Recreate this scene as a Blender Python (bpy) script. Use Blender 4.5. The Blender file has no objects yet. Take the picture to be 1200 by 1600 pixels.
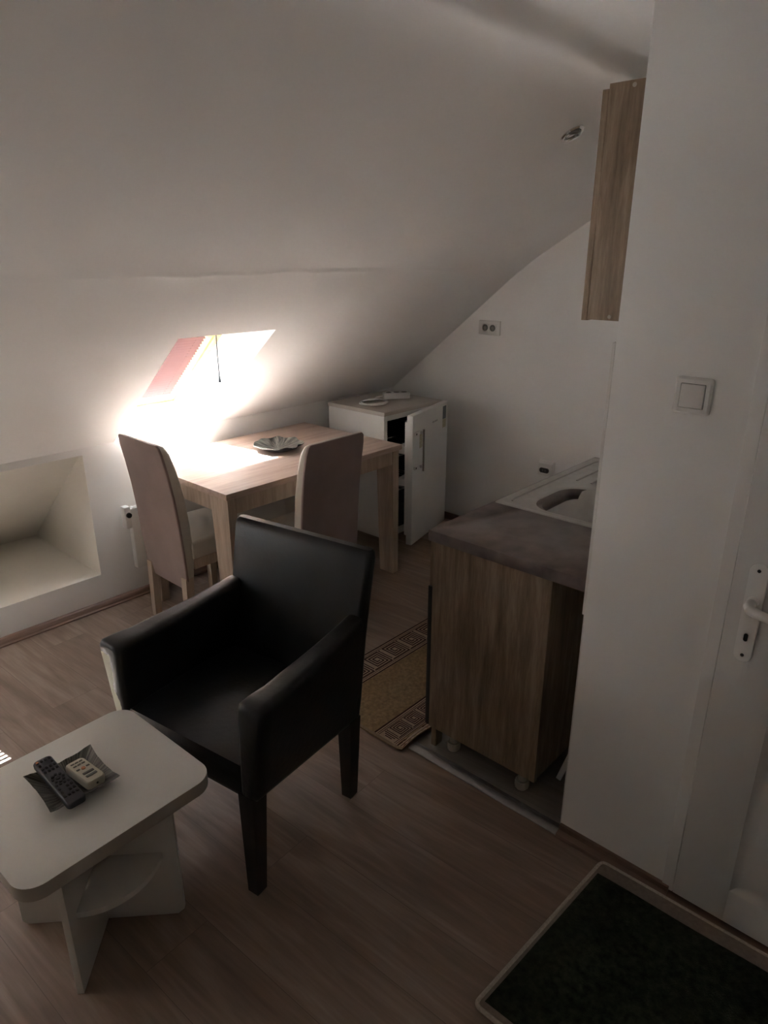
import bpy, bmesh, math, random
from mathutils import Vector, Matrix
random.seed(7)
sc = bpy.context.scene
COL = sc.collection
PI = math.pi
# ------------------------------------------------------------------ camera
F = 1080.0; H = 1.7
P = math.atan(400 / F); A = math.atan(1050 / math.hypot(F, 400))
cam = bpy.data.cameras.new('camera'); co = bpy.data.objects.new('camera', cam); COL.objects.link(co)
fw = Vector((math.cos(A) * math.cos(P), math.sin(A) * math.cos(P), -math.sin(P)))
co.location = (0, 0, H)
co.rotation_euler = fw.to_track_quat('-Z', 'Y').to_euler()
cam.sensor_fit = 'VERTICAL'; cam.sensor_height = 24.0; cam.lens = 24.0 * F / 1600
cam.clip_start = 0.02
sc.camera = co
# ------------------------------------------------------------------ materials
def nt(name):
    m = bpy.data.materials.new(name); m.use_nodes = True
    t = m.node_tree; b = t.nodes['Principled BSDF']
    return m, t, b
def N(t, typ, **kw):
    n = t.nodes.new(typ)
    for k, v in kw.items():
        if k.startswith('i_'): n.inputs[k[2:].replace('_', ' ')].default_value = v
        else: setattr(n, k, v)
    return n
def L(t, a, b): t.links.new(a, b)
def coords(t, scale=(1, 1, 1), rot=(0, 0, 0), space='Object'):
    tc = N(t, 'ShaderNodeTexCoord'); mp = N(t, 'ShaderNodeMapping')
    mp.inputs['Scale'].default_value = scale; mp.inputs['Rotation'].default_value = rot
    L(t, tc.outputs[space], mp.inputs['Vector']); return mp.outputs['Vector']
def ramp(t, fac, stops):
    r = N(t, 'ShaderNodeValToRGB'); e = r.color_ramp.elements
    while len(e) < len(stops): e.new(0.5)
    for i, (p, c) in enumerate(stops):
        e[i].position = p; e[i].color = (*c, 1) if len(c) == 3 else c
    L(t, fac, r.inputs['Fac']); return r.outputs['Color']
def bump(t, b, h, strength=.2, dist=.002):
    n = N(t, 'ShaderNodeBump'); n.inputs['Strength'].default_value = strength; n.inputs['Distance'].default_value = dist
    L(t, h, n.inputs['Height']); L(t, n.outputs['Normal'], b.inputs['Normal'])
def plain(name, col, rough=.5, metal=0, var=.06, scale=12, bmp=0, bscale=60, spec=.5, sheen=0):
    m, t, b = nt(name); v = coords(t)
    n = N(t, 'ShaderNodeTexNoise'); n.inputs['Scale'].default_value = scale; n.inputs['Detail'].default_value = 4
    L(t, v, n.inputs['Vector'])
    lo = tuple(c * (1 - var) for c in col); hi = tuple(min(1, c * (1 + var)) for c in col)
    L(t, ramp(t, n.outputs['Fac'], [(.3, lo), (.7, hi)]), b.inputs['Base Color'])
    b.inputs['Roughness'].default_value = rough; b.inputs['Metallic'].default_value = metal
    b.inputs['Specular IOR Level'].default_value = spec
    if sheen: b.inputs['Sheen Weight'].default_value = sheen
    if bmp:
        n2 = N(t, 'ShaderNodeTexNoise'); n2.inputs['Scale'].default_value = bscale; n2.inputs['Detail'].default_value = 5
        L(t, v, n2.inputs['Vector']); bump(t, b, n2.outputs['Fac'], bmp, .002)
    return m
def wood(name, lo, mid, hi, scale=(1, 1, 1), rough=.5, fine=60, bmp=.15, spec=.4):
    """grain runs along the axis whose scale is smallest"""
    m, t, b = nt(name); v = coords(t, scale)
    n = N(t, 'ShaderNodeTexNoise'); n.inputs['Scale'].default_value = 3; n.inputs['Detail'].default_value = 8; n.inputs['Distortion'].default_value = .5
    n2 = N(t, 'ShaderNodeTexNoise'); n2.inputs['Scale'].default_value = fine / 6; n2.inputs['Detail'].default_value = 6; n2.inputs['Roughness'].default_value = .7
    L(t, v, n.inputs['Vector']); L(t, v, n2.inputs['Vector'])
    mx = N(t, 'ShaderNodeMath', operation='MULTIPLY_ADD'); mx.inputs[1].default_value = .45
    L(t, n2.outputs['Fac'], mx.inputs[0]); 
    ml = N(t, 'ShaderNodeMath', operation='MULTIPLY'); ml.inputs[1].default_value = .55; L(t, n.outputs['Fac'], ml.inputs[0])
    L(t, ml.outputs[0], mx.inputs[2])
    L(t, ramp(t, mx.outputs[0], [(.34, lo), (.5, mid), (.64, hi)]), b.inputs['Base Color'])
    b.inputs['Roughness'].default_value = rough; b.inputs['Specular IOR Level'].default_value = spec
    bump(t, b, n2.outputs['Fac'], bmp, .001)
    return m
def laminate(name, lo, mid, hi, rough=.42):
    m, t, b = nt(name)
    tc = N(t, 'ShaderNodeTexCoord')
    rot = N(t, 'ShaderNodeMapping'); rot.inputs['Rotation'].default_value = (0, 0, PI / 2 - .05)
    L(t, tc.outputs['Object'], rot.inputs['Vector'])
    br = N(t, 'ShaderNodeTexBrick'); br.offset = .37
    br.inputs['Scale'].default_value = 1; br.inputs['Brick Width'].default_value = 1.25; br.inputs['Row Height'].default_value = .19
    br.inputs['Mortar Size'].default_value = .0008; br.inputs['Mortar Smooth'].default_value = .2
    br.inputs['Color1'].default_value = (.42, .42, .42, 1); br.inputs['Color2'].default_value = (.58, .58, .58, 1); br.inputs['Mortar'].default_value = (0, 0, 0, 1)
    L(t, rot.outputs['Vector'], br.inputs['Vector'])
    # shift the grain from plank to plank
    ad = N(t, 'ShaderNodeVectorMath', operation='MULTIPLY_ADD'); ad.inputs[1].default_value = (9, 5, 3)
    L(t, br.outputs['Color'], ad.inputs[0]); L(t, rot.outputs['Vector'], ad.inputs[2])
    mp = N(t, 'ShaderNodeMapping'); mp.inputs['Scale'].default_value = (1.3, 9, 1); L(t, ad.outputs[0], mp.inputs['Vector'])
    n = N(t, 'ShaderNodeTexNoise'); n.inputs['Scale'].default_value = 1.6; n.inputs['Detail'].default_value = 7; n.inputs['Distortion'].default_value = 1.2
    L(t, mp.outputs[0], n.inputs['Vector'])
    mp2 = N(t, 'ShaderNodeMapping'); mp2.inputs['Scale'].default_value = (6, 90, 1); L(t, ad.outputs[0], mp2.inputs['Vector'])
    n2 = N(t, 'ShaderNodeTexNoise'); n2.inputs['Scale'].default_value = 1; n2.inputs['Detail'].default_value = 4; L(t, mp2.outputs[0], n2.inputs['Vector'])
    a = N(t, 'ShaderNodeMath', operation='MULTIPLY'); a.inputs[1].default_value = .6; L(t, n.outputs['Fac'], a.inputs[0])
    c = N(t, 'ShaderNodeMath', operation='MULTIPLY_ADD'); c.inputs[1].default_value = .25; L(t, n2.outputs['Fac'], c.inputs[0]); L(t, a.outputs[0], c.inputs[2])
    sep = N(t, 'ShaderNodeMath', operation='MULTIPLY_ADD'); sep.inputs[1].default_value = .16; L(t, br.outputs['Color'], sep.inputs[0]); L(t, c.outputs[0], sep.inputs[2])
    col = ramp(t, sep.outputs[0], [(.34, lo), (.5, mid), (.66, hi)])
    mx = N(t, 'ShaderNodeMixRGB'); mx.inputs['Color2'].default_value = (lo[0] * .8, lo[1] * .8, lo[2] * .8, 1)
    L(t, br.outputs['Fac'], mx.inputs['Fac']); L(t, col, mx.inputs['Color1']); L(t, mx.outputs[0], b.inputs['Base Color'])
    b.inputs['Roughness'].default_value = rough
    bump(t, b, n2.outputs['Fac'], .05, .001)
    return m
M = {}
M['wall'] = plain('wall_paint', (.85, .85, .84), .75, var=.02, scale=3, bmp=.12, bscale=35, spec=.3)
M['wall_dim'] = plain('bounce_dimming_wall', (.30, .27, .245), .8, var=.03, scale=3, spec=.2)  # for the walls behind the camera, darkened to cut bounced light
M['ceiling'] = plain('ceiling_paint', (.86, .86, .855), .8, var=.02, scale=2, bmp=.15, bscale=14, spec=.25)
M['niche'] = plain('niche_paint', (.83, .81, .76), .8, var=.03, scale=3, spec=.2)
M['floor'] = laminate('brown_laminate', (.155, .105, .078), (.225, .160, .122), (.315, .238, .19))
M['floor2'] = laminate('grey_laminate', (.17, .15, .13), (.22, .195, .17), (.28, .25, .22), .5)
M['skirt'] = wood('skirting_laminate', (.16, .10, .08), (.22, .145, .115), (.28, .19, .15), (.6, 12, 12), .35)
M['skirt_y'] = wood('skirting_laminate_b', (.12, .075, .055), (.16, .10, .075), (.20, .13, .10), (12, .6, 12), .4)
M['oak_v'] = wood('sonoma_oak_upright', (.14, .098, .064), (.25, .182, .125), (.37, .285, .205), (8, 8, .9), .5, bmp=.3)
M['table_x'] = wood('light_oak_table', (.37, .265, .215), (.49, .37, .31), (.57, .45, .385), (.7, 9, 9), .38)
M['table_v'] = wood('light_oak_upright', (.34, .26, .20), (.44, .345, .27), (.53, .43, .35), (10, 10, .8), .45)
M['table_edge'] = wood('dark_oak_edge', (.17, .12, .09), (.23, .165, .125), (.29, .215, .165), (10, 10, .8), .5)
M['suede'] = plain('brown_suede', (.27, .20, .185), .95, var=.1, scale=7, bmp=.15, bscale=200, spec=.15, sheen=.4)
M['beige'] = plain('beige_leatherette', (.50, .46, .40), .5, var=.05, scale=9, bmp=.1, bscale=90)
M['leather'] = plain('black_leather', (.008, .0085, .010), .34, var=.3, scale=10, bmp=.4, bscale=55, spec=.36)
M['dark_leg'] = wood('dark_stained_wood', (.008, .006, .005), (.016, .011, .009), (.026, .018, .014), (10, 10, 1), .4)
M['white_top'] = plain('white_laminate', (.66, .655, .62), .45, var=.015, scale=4, spec=.4)
M['white_edge'] = plain('beige_edge_band', (.40, .36, .31), .5, var=.03)
M['white_board'] = plain('white_board', (.60, .58, .54), .55, var=.02)
M['plastic'] = plain('white_plastic', (.73, .72, .70), .35, var=.015)
M['enamel'] = plain('white_enamel', (.70, .70, .68), .3, var=.015, bmp=.03, bscale=120)
M['fridge_top'] = plain('fridge_top_board', (.50, .46, .41), .5, var=.02)
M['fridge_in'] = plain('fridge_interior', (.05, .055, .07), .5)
M['chrome'] = plain('chrome', (.75, .75, .74), .15, 1, var=.02)
M['dchrome'] = plain('dark_chrome', (.22, .22, .22), .25, 1)
M['steel'] = plain('brushed_steel', (.52, .51, .49), .32, 1, var=.06, scale=30, bmp=.05, bscale=150)
M['alu'] = plain('aluminium', (.30, .29, .28), .45, 1, var=.08, scale=40)
M['black'] = plain('black_plastic', (.012, .012, .013), .4)
M['dark'] = plain('dark_recess', (.01, .01, .01), .8)
M['remote'] = plain('charcoal_plastic', (.035, .035, .045), .4)
M['button'] = plain('black_rubber', (.008, .008, .009), .6)
M['cream'] = plain('cream_plastic', (.55, .53, .43), .4)
M['orange'] = plain('orange_rubber', (.55, .22, .10), .5)
M['greyb'] = plain('grey_rubber', (.15, .14, .13), .6)
M['worktop'] = plain('stone_laminate', (.13, .10, .09), .4, var=.35, scale=16, bmp=.05)
M['pine'] = wood('varnished_pine', (.62, .38, .16), (.72, .47, .22), (.80, .56, .30), (9, 1, 9), .35)
M['foot'] = plain('grey_plastic_foot', (.42, .38, .32), .5)
M['sticker'] = plain('blue_grey_sticker', (.10, .13, .16), .5, var=.3, scale=80)
M['sticker2'] = plain('yellowed_sticker', (.45, .43, .30), .5, var=.25, scale=120)
M['ink'] = plain('dark_ink', (.06, .06, .06), .5)
M['tan_mat'] = plain('tan_mat_pile', (.235, .165, .095), .95, var=.28, scale=90, bmp=.5, bscale=300, spec=.1)
M['band_mat'] = plain('light_brown_mat', (.36, .275, .21), .95, var=.12, scale=90, bmp=.5, bscale=300, spec=.1)
M['line_mat'] = plain('dark_brown_mat', (.035, .015, .013), .95, spec=.1)
M['binding'] = plain('mat_binding', (.21, .16, .115), .9, var=.15, scale=200, bmp=.4, bscale=400, spec=.1)
M['rug'] = plain('dark_green_pile', (.022, .026, .018), 1, var=.5, scale=60, bmp=.8, bscale=260, spec=.05)
M['rug_edge'] = plain('rug_border', (.20, .165, .14), .95, var=.12, scale=80, bmp=.5, bscale=400, spec=.1)
M['rug_bind'] = plain('rug_binding', (.42, .37, .31), .9, var=.15, scale=200, bmp=.4, bscale=400, spec=.1)
M['cord'] = plain('dark_cord', (.02, .03, .035), .6)
def door_mat():
    m, t, b = nt('white_door_skin'); v = coords(t, (30, 220, 3))
    n = N(t, 'ShaderNodeTexNoise'); n.inputs['Scale'].default_value = 1; n.inputs['Detail'].default_value = 4; n.inputs['Distortion'].default_value = .6
    L(t, v, n.inputs['Vector']); b.inputs['Base Color'].default_value = (.62, .61, .59, 1); b.inputs['Roughness'].default_value = .5
    bump(t, b, n.outputs['Fac'], .5, .0015); return m
M['door'] = door_mat()
def blind_mat():
    m, t, b = nt('pink_blind_slat'); b.inputs['Base Color'].default_value = (.15, .075, .07, 1); b.inputs['Roughness'].default_value = .5
    tr = N(t, 'ShaderNodeBsdfTranslucent'); tr.inputs['Color'].default_value = (.85, .45, .42, 1)
    mx = N(t, 'ShaderNodeMixShader'); mx.inputs['Fac'].default_value = .0
    L(t, b.outputs[0], mx.inputs[1]); L(t, tr.outputs[0], mx.inputs[2]); L(t, mx.outputs[0], t.nodes['Material Output'].inputs['Surface']); return m
M['blind'] = blind_mat()
def glass_mat():
    m, t, b = nt('window_glass'); t.nodes.remove(b)
    tr = N(t, 'ShaderNodeBsdfTransparent'); tr.inputs['Color'].default_value = (.97, .98, .98, 1)
    gl = N(t, 'ShaderNodeBsdfGlossy'); gl.inputs['Roughness'].default_value = .02
    mx = N(t, 'ShaderNodeMixShader'); mx.inputs['Fac'].default_value = .06
    L(t, tr.outputs[0], mx.inputs[1]); L(t, gl.outputs[0], mx.inputs[2]); L(t, mx.outputs[0], t.nodes['Material Output'].inputs['Surface']); return m
M['glass'] = glass_mat()
def dish_mat(radial_scale, name):
    m, t, b = nt(name); tc = N(t, 'ShaderNodeTexCoord')
    sp = N(t, 'ShaderNodeSeparateXYZ'); L(t, tc.outputs['Object'], sp.inputs[0])
    at = N(t, 'ShaderNodeMath', operation='ARCTAN2'); L(t, sp.outputs[1], at.inputs[0]); L(t, sp.outputs[0], at.inputs[1])
    ln = N(t, 'ShaderNodeVectorMath', operation='LENGTH'); L(t, tc.outputs['Object'], ln.inputs[0])
    cb = N(t, 'ShaderNodeCombineXYZ'); 
    a = N(t, 'ShaderNodeMath', operation='MULTIPLY'); a.inputs[1].default_value = radial_scale; L(t, at.outputs[0], a.inputs[0])
    r = N(t, 'ShaderNodeMath', operation='MULTIPLY'); r.inputs[1].default_value = 12; L(t, ln.outputs['Value'], r.inputs[0])
    L(t, a.outputs[0], cb.inputs[0]); L(t, r.outputs[0], cb.inputs[1])
    n = N(t, 'ShaderNodeTexNoise'); n.inputs['Scale'].default_value = 1; n.inputs['Detail'].default_value = 3; n.inputs['Distortion'].default_value = .8
    L(t, cb.outputs[0], n.inputs['Vector'])
    L(t, ramp(t, n.outputs['Fac'], [(.38, (.012, .013, .012)), (.52, (.09, .09, .075)), (.66, (.20, .20, .175))]), b.inputs['Base Color'])
    b.inputs['Roughness'].default_value = .35; bump(t, b, n.outputs['Fac'], .9, .004); return m
M['dish'] = dish_mat(16, 'ridged_dark_glaze')
M['bowl'] = dish_mat(6, 'leafy_grey_glaze')
M['dish_under'] = plain('dark_glaze', (.014, .014, .015), .3)
def pale_scuffed_leather():
    m, t, b = nt('black_leather_pale_scuffed'); tc = N(t, 'ShaderNodeTexCoord'); sp = N(t, 'ShaderNodeSeparateXYZ'); L(t, tc.outputs['Object'], sp.inputs[0])
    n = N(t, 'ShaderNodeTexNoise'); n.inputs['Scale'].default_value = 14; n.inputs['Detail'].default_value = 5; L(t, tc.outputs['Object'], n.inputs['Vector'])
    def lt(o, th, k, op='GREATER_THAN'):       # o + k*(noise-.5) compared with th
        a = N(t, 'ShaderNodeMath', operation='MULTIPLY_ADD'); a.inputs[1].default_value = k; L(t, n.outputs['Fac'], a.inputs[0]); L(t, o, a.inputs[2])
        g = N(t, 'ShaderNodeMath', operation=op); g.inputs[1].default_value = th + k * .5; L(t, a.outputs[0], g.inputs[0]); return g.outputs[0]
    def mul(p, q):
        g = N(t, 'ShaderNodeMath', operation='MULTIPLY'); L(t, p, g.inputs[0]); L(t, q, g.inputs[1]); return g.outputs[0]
    # outer half of the front of the arm: pale colour with a ragged edge
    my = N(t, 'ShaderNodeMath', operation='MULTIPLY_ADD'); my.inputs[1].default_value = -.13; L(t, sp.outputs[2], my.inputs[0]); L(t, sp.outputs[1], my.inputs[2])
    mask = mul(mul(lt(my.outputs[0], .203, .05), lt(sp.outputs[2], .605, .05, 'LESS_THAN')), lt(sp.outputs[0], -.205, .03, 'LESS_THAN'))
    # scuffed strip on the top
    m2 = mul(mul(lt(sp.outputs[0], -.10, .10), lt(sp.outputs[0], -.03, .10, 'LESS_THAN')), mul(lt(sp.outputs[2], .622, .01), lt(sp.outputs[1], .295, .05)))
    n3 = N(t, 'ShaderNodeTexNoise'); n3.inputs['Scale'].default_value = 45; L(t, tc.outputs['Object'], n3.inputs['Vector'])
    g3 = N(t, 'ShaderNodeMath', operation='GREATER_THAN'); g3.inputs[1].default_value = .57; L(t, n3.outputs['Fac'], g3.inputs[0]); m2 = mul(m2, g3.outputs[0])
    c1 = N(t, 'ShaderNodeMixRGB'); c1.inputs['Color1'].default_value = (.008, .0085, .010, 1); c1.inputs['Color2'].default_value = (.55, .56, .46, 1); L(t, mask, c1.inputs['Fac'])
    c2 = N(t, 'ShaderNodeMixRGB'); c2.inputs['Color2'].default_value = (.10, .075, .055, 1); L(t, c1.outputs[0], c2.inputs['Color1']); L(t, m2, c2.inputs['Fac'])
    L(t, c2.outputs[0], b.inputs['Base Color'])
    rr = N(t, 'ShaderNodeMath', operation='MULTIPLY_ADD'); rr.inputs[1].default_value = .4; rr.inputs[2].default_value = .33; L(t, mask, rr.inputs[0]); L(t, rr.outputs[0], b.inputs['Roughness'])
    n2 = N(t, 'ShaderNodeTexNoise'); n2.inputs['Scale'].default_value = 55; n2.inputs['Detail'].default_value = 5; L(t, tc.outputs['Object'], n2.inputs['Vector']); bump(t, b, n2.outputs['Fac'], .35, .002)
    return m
M['leather_pale_scuffed'] = pale_scuffed_leather()
# ------------------------------------------------------------------ mesh building
MATS = {}
def thing(name, label, cat, loc=(0, 0, 0), rotz=0, group=None):
    o = bpy.data.objects.new(name, None); COL.objects.link(o)
    o.location = loc; o.rotation_euler = (0, 0, rotz); o.empty_display_size = .05
    o['label'] = label; o['category'] = cat
    if group: o['group'] = group
    MATS[o.name] = Matrix.Translation(loc) @ Matrix.Rotation(rotz, 4, 'Z')
    return o
def tag(o, label, cat, group=None):
    o['label'] = label; o['category'] = cat
    if group: o['group'] = group
    return o
class MB:
    def __init__(s): s.bm = bmesh.new()
    def box(s, x0, x1, y0, y1, z0, z1, bev=0, mi=0, mat=None, seg=2):
        b = bmesh.new(); bmesh.ops.create_cube(b, size=1)
        for v in b.verts: v.co = Vector((x0 + (v.co.x + .5) * (x1 - x0), y0 + (v.co.y + .5) * (y1 - y0), z0 + (v.co.z + .5) * (z1 - z0)))
        if bev: bmesh.ops.bevel(b, geom=b.edges[:], offset=bev, segments=seg, profile=.6, affect='EDGES')
        s._add(b, mi, mat); return s
    def _add(s, b, mi=0, mat=None):
        if mat is not None: bmesh.ops.transform(b, matrix=mat, verts=b.verts)
        for f in b.faces: f.material_index = mi
        me = bpy.data.meshes.new('t'); b.to_mesh(me); b.free(); s.bm.from_mesh(me); bpy.data.meshes.remove(me)
    def face(s, pts, mi=0):
        f = s.bm.faces.new([s.bm.verts.new(p) for p in pts]); f.material_index = mi; return s
    def prism(s, pts, axis, a, b_, mi=0, bev=0, mat=None):
        """pts: 2D outline in the two other axes, extruded along axis from a to b_"""
        b = bmesh.new()
        def mk(p, t): return {'x': (t, p[0], p[1]), 'y': (p[0], t, p[1]), 'z': (p[0], p[1], t)}[axis]
        v0 = [b.verts.new(mk(p, a)) for p in pts]; v1 = [b.verts.new(mk(p, b_)) for p in pts]
        b.faces.new(v0); b.faces.new(v1[::-1]); n = len(pts)
        for i in range(n): b.faces.new((v0[i], v1[i], v1[(i + 1) % n], v0[(i + 1) % n]))
        bmesh.ops.recalc_face_normals(b, faces=b.faces)
        if bev: bmesh.ops.bevel(b, geom=[e for e in b.edges if e.calc_face_angle(0) > .6], offset=bev, segments=2, profile=.6, affect='EDGES')
        s._add(b, mi, mat); return s
    def loft(s, rings, mi=0, cap=True, closed=False, mat=None):
        b = bmesh.new(); R = [[b.verts.new(p) for p in r] for r in rings]; n = len(rings[0]); m = len(R)
        for i in range(m if closed else m - 1):
            for j in range(n):
                a, c = R[i], R[(i + 1) % m]; b.faces.new((a[j], a[(j + 1) % n], c[(j + 1) % n], c[j]))
        if cap and not closed: b.faces.new(R[0][::-1]); b.faces.new(R[-1])
        bmesh.ops.recalc_face_normals(b, faces=b.faces); s._add(b, mi, mat); return s
    def cyl(s, p0, p1, r0, r1=None, n=20, mi=0, bev=0):
        r1 = r0 if r1 is None else r1; p0 = Vector(p0); p1 = Vector(p1); d = (p1 - p0).normalized()
        u = d.orthogonal().normalized(); w = d.cross(u)
        ring = lambda c, r: [c + (u * math.cos(2 * PI * k / n) + w * math.sin(2 * PI * k / n)) * r for k in range(n)]
        rings = [ring(p0, r0), ring(p1, r1)]
        if bev: rings = [ring(p0, r0 - bev), ring(p0 + d * bev, r0), ring(p1 - d * bev, r1), ring(p1, r1 - bev)]
        return s.loft(rings, mi)
    def tube(s, pts, r, n=10, mi=0, closed=False, rs=None):
        pts = [Vector(p) for p in pts]; rings = []; prev = None; m = len(pts)
        for i, p in enumerate(pts):
            if closed: d = (pts[(i + 1) % m] - pts[i - 1]).normalized()
            else: d = (pts[min(i + 1, m - 1)] - pts[max(i - 1, 0)]).normalized()
            u = (d.orthogonal() if prev is None else prev - d * prev.dot(d)).normalized(); prev = u; w = d.cross(u)
            rr = rs[i] if rs else r
            rings.append([p + (u * math.cos(2 * PI * k / n) + w * math.sin(2 * PI * k / n)) * rr for k in range(n)])
        return s.loft(rings, mi, cap=not closed, closed=closed)
    def grid(s, fn, nu, nv, mi=0):
        V = [[s.bm.verts.new(fn(i / nu, j / nv)) for j in range(nv + 1)] for i in range(nu + 1)]
        for i in range(nu):
            for j in range(nv):
                f = s.bm.faces.new((V[i][j], V[i + 1][j], V[i + 1][j + 1], V[i][j + 1])); f.material_index = mi
        return s
    def build(s, name, mats, parent=None, world=False, smooth=True, kind=None):
        if not isinstance(mats, (list, tuple)): mats = [mats]
        bm = s.bm
        if world and parent is not None:
            r = parent
            while r.parent: r = r.parent
            if r.name in MATS: bmesh.ops.transform(bm, matrix=MATS[r.name].inverted(), verts=bm.verts)
        me = bpy.data.meshes.new(name); bm.to_mesh(me); bm.free()
        for m in mats: me.materials.append(m)
        if smooth:
            me.polygons.foreach_set('use_smooth', [True] * len(me.polygons)); me.set_sharp_from_angle(angle=math.radians(38))
        o = bpy.data.objects.new(name, me); COL.objects.link(o)
        if parent is not None: o.parent = parent
        if kind: o['kind'] = kind
        return o
def quadring(c, r, k=4):
    """closed ring through four 3-D corners, rounded by r"""
    c = [Vector(p) for p in c]; out = []
    for i in range(4):
        p, a, b = c[i], c[i - 1], c[(i + 1) % 4]
        ra = min(r, (a - p).length * .48); rb = min(r, (b - p).length * .48)
        s0 = p + (a - p).normalized() * ra; s1 = p + (b - p).normalized() * rb
        for j in range(k + 1):
            t = j / k; out.append(s0 * (1 - t) ** 2 + p * 2 * t * (1 - t) + s1 * t * t)
    return out
def rrect(w, h, r, k=6, cx=0, cy=0):
    out = []
    for sx, sy, a0 in ((1, 1, 0), (-1, 1, PI / 2), (-1, -1, PI), (1, -1, 1.5 * PI)):
        for j in range(k + 1):
            a = a0 + PI / 2 * j / k; out.append((cx + sx * (w / 2 - r) + r * math.cos(a), cy + sy * (h / 2 - r) + r * math.sin(a)))
    return out
def arr(o):
    for c in list(o.children): yield c
def copy_tree(o, parent=None):
    c = o.copy(); COL.objects.link(c)
    if parent is not None: c.parent = parent
    for ch in list(o.children): copy_tree(ch, c)
    return c
ST = 'structure'
# ------------------------------------------------------------------ room shell
XN, YB = -1.9, -0.9           # near wall and back wall behind the camera
XG = 3.616; YK = 3.21; ZK = .842
XP = 1.63; YP = .733; YKIT = .705
SL = .81; YC = 2.215; ZC = 1.648; YF = 1.155; ZF = 2.285
def lowz(y): return ZK + (ZC - ZK) / (YK - YC) * (YK - y)
def wplane(y): return .94 + .86 * (3.5 - y)       # outer plane of the roof windows
MB().box(XN - .1, XG + .1, 1.34, YK + .1, -.08, 0).box(XN - .1, XP - .0, YB - .1, 1.34, -.08, 0).build('floor', M['floor'], kind=ST, smooth=False)
MB().box(XP, XG + .1, YB - .1, 1.34, -.08, 0).build('floor_kitchen', M['floor2'], kind=ST, smooth=False)
WIN = [(1.552, 2.055), (-.45, .328), (-1.28, -.96)]  # third opening is unseen, put in for extra room light
YT = 2.537                                        # upper edge of the openings
# ceiling: lower slope with openings, upper slope, flat part, and the reveals
cb = MB()
xs = sorted({XN - .1, XG + .1} | {v for w in WIN for v in w} | {XN - .1 + (XG - XN + .2) * i / 150 for i in range(1, 150)})
ys = sorted({YK, YT, YC, YC + .008, YC + .016, YC + .025, YC + .045} | {YC + (YK - YC) * i / 10 for i in range(1, 10)})
def crease(x, y):
    # hand-plastered: the fold wanders slightly
    a = math.exp(-((y - YC) / .05) ** 2)
    k = .5 + .5 * math.sin(x * 5.3) * math.sin(x * 13.7 + 2)
    g = -.0045 * (.3 + k) * math.exp(-((y - YC - .006 - .006 * math.sin(x * 9)) / .010) ** 2)
    return g + a * (.003 * math.sin(x * 3.1 + .6) + .002 * math.sin(x * 8.3 + 1) + .0015 * math.sin(x * 21) - .004)
def inwin(x0, x1, y0, y1):
    return any(x0 >= a - 1e-6 and x1 <= b + 1e-6 for a, b in WIN) and y0 >= YT - 1e-6
vt = {}
def V(x, y, z):
    k = (round(x, 5), round(y, 5))
    if k not in vt: vt[k] = cb.bm.verts.new((x, y, z + crease(x, y)))
    return vt[k]
for i in range(len(xs) - 1):
    for j in range(len(ys) - 1):
        if inwin(xs[i], xs[i + 1], ys[j], ys[j + 1]): continue
        cb.bm.faces.new([V(x, y, lowz(y)) for x, y in ((xs[i], ys[j]), (xs[i + 1], ys[j]), (xs[i + 1], ys[j + 1]), (xs[i], ys[j + 1]))])
uy = [YF, YF + .03, YF + .07] + [YF + (YC - YF) * i / 14 for i in range(2, 14)] + [YC - .045, YC - .025, YC - .016, YC - .008, YC]; uy = sorted(set(uy))
def upz(y): 
    z = ZC + (ZF - ZC) * (YC - y) / (YC - YF); return z - .05 * math.exp(-((y - YF) / .05) ** 2)
fy = [YB - .1, 0, .6, .95, YF - .1, YF - .06, YF - .03]
for seq, fz in ((uy, upz), (fy + [YF], lambda y: ZF - .05 * math.exp(-((y - YF) / .05) ** 2))):
    for i in range(len(xs) - 1):
        for j in range(len(seq) - 1):
            cb.bm.faces.new([V(x, y, fz(y)) for x, y in ((xs[i], seq[j]), (xs[i + 1], seq[j]), (xs[i + 1], seq[j + 1]), (xs[i], seq[j + 1]))])
for a, b in WIN:
    zt = lowz(YT); yo_t = 2.86; yo_b = 3.50; sp = .045
    A1, A2 = (a, YT, zt), (b, YT, zt); B1, B2 = (a - sp, yo_t, wplane(yo_t)), (b + sp, yo_t, wplane(yo_t))
    C1, C2 = (a, YK, ZK), (b, YK, ZK); D1, D2 = (a - sp, yo_b + .06, wplane(yo_b + .06)), (b + sp, yo_b + .06, wplane(yo_b + .06))
    cb.face([A1, A2, B2, B1]); cb.face([C1, D1, D2, C2]); cb.face([A1, B1, D1, C1]); cb.face([A2, C2, D2, B2])
cb.build('ceiling', M['ceiling'], kind=ST)
# knee wall with the niche
NX0, NX1, NZ0, NZ1 = .30, 1.385, .18, .808
w = MB()
T = .10
w.face([(XN - .1, YK, 0), (NX0, YK, 0), (NX0, YK, ZK), (XN - .1, YK, ZK)])
w.face([(NX1, YK, 0), (XG + .1, YK, 0), (XG + .1, YK, ZK), (NX1, YK, ZK)])
w.face([(NX0, YK, 0), (NX1, YK, 0), (NX1, YK, NZ0), (NX0, YK, NZ0)])
w.face([(NX0, YK, NZ1), (NX1, YK, NZ1), (NX1, YK, ZK), (NX0, YK, ZK)])
w.build('wall_left', M['wall'], kind=ST, smooth=False)
n = MB(); yb = 4.0; yt = 3.235
n.face([(NX0, YK, NZ0), (NX1, YK, NZ0), (NX1, yb, NZ0), (NX0, yb, NZ0)], 0)
n.face([(NX0, yb, NZ0), (NX1, yb, NZ0), (NX1, yt, NZ1), (NX0, yt, NZ1)], 0)
n.face([(NX0, yt, NZ1), (NX1, yt, NZ1), (NX1, YK, NZ1), (NX0, YK, NZ1)], 0)
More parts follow.
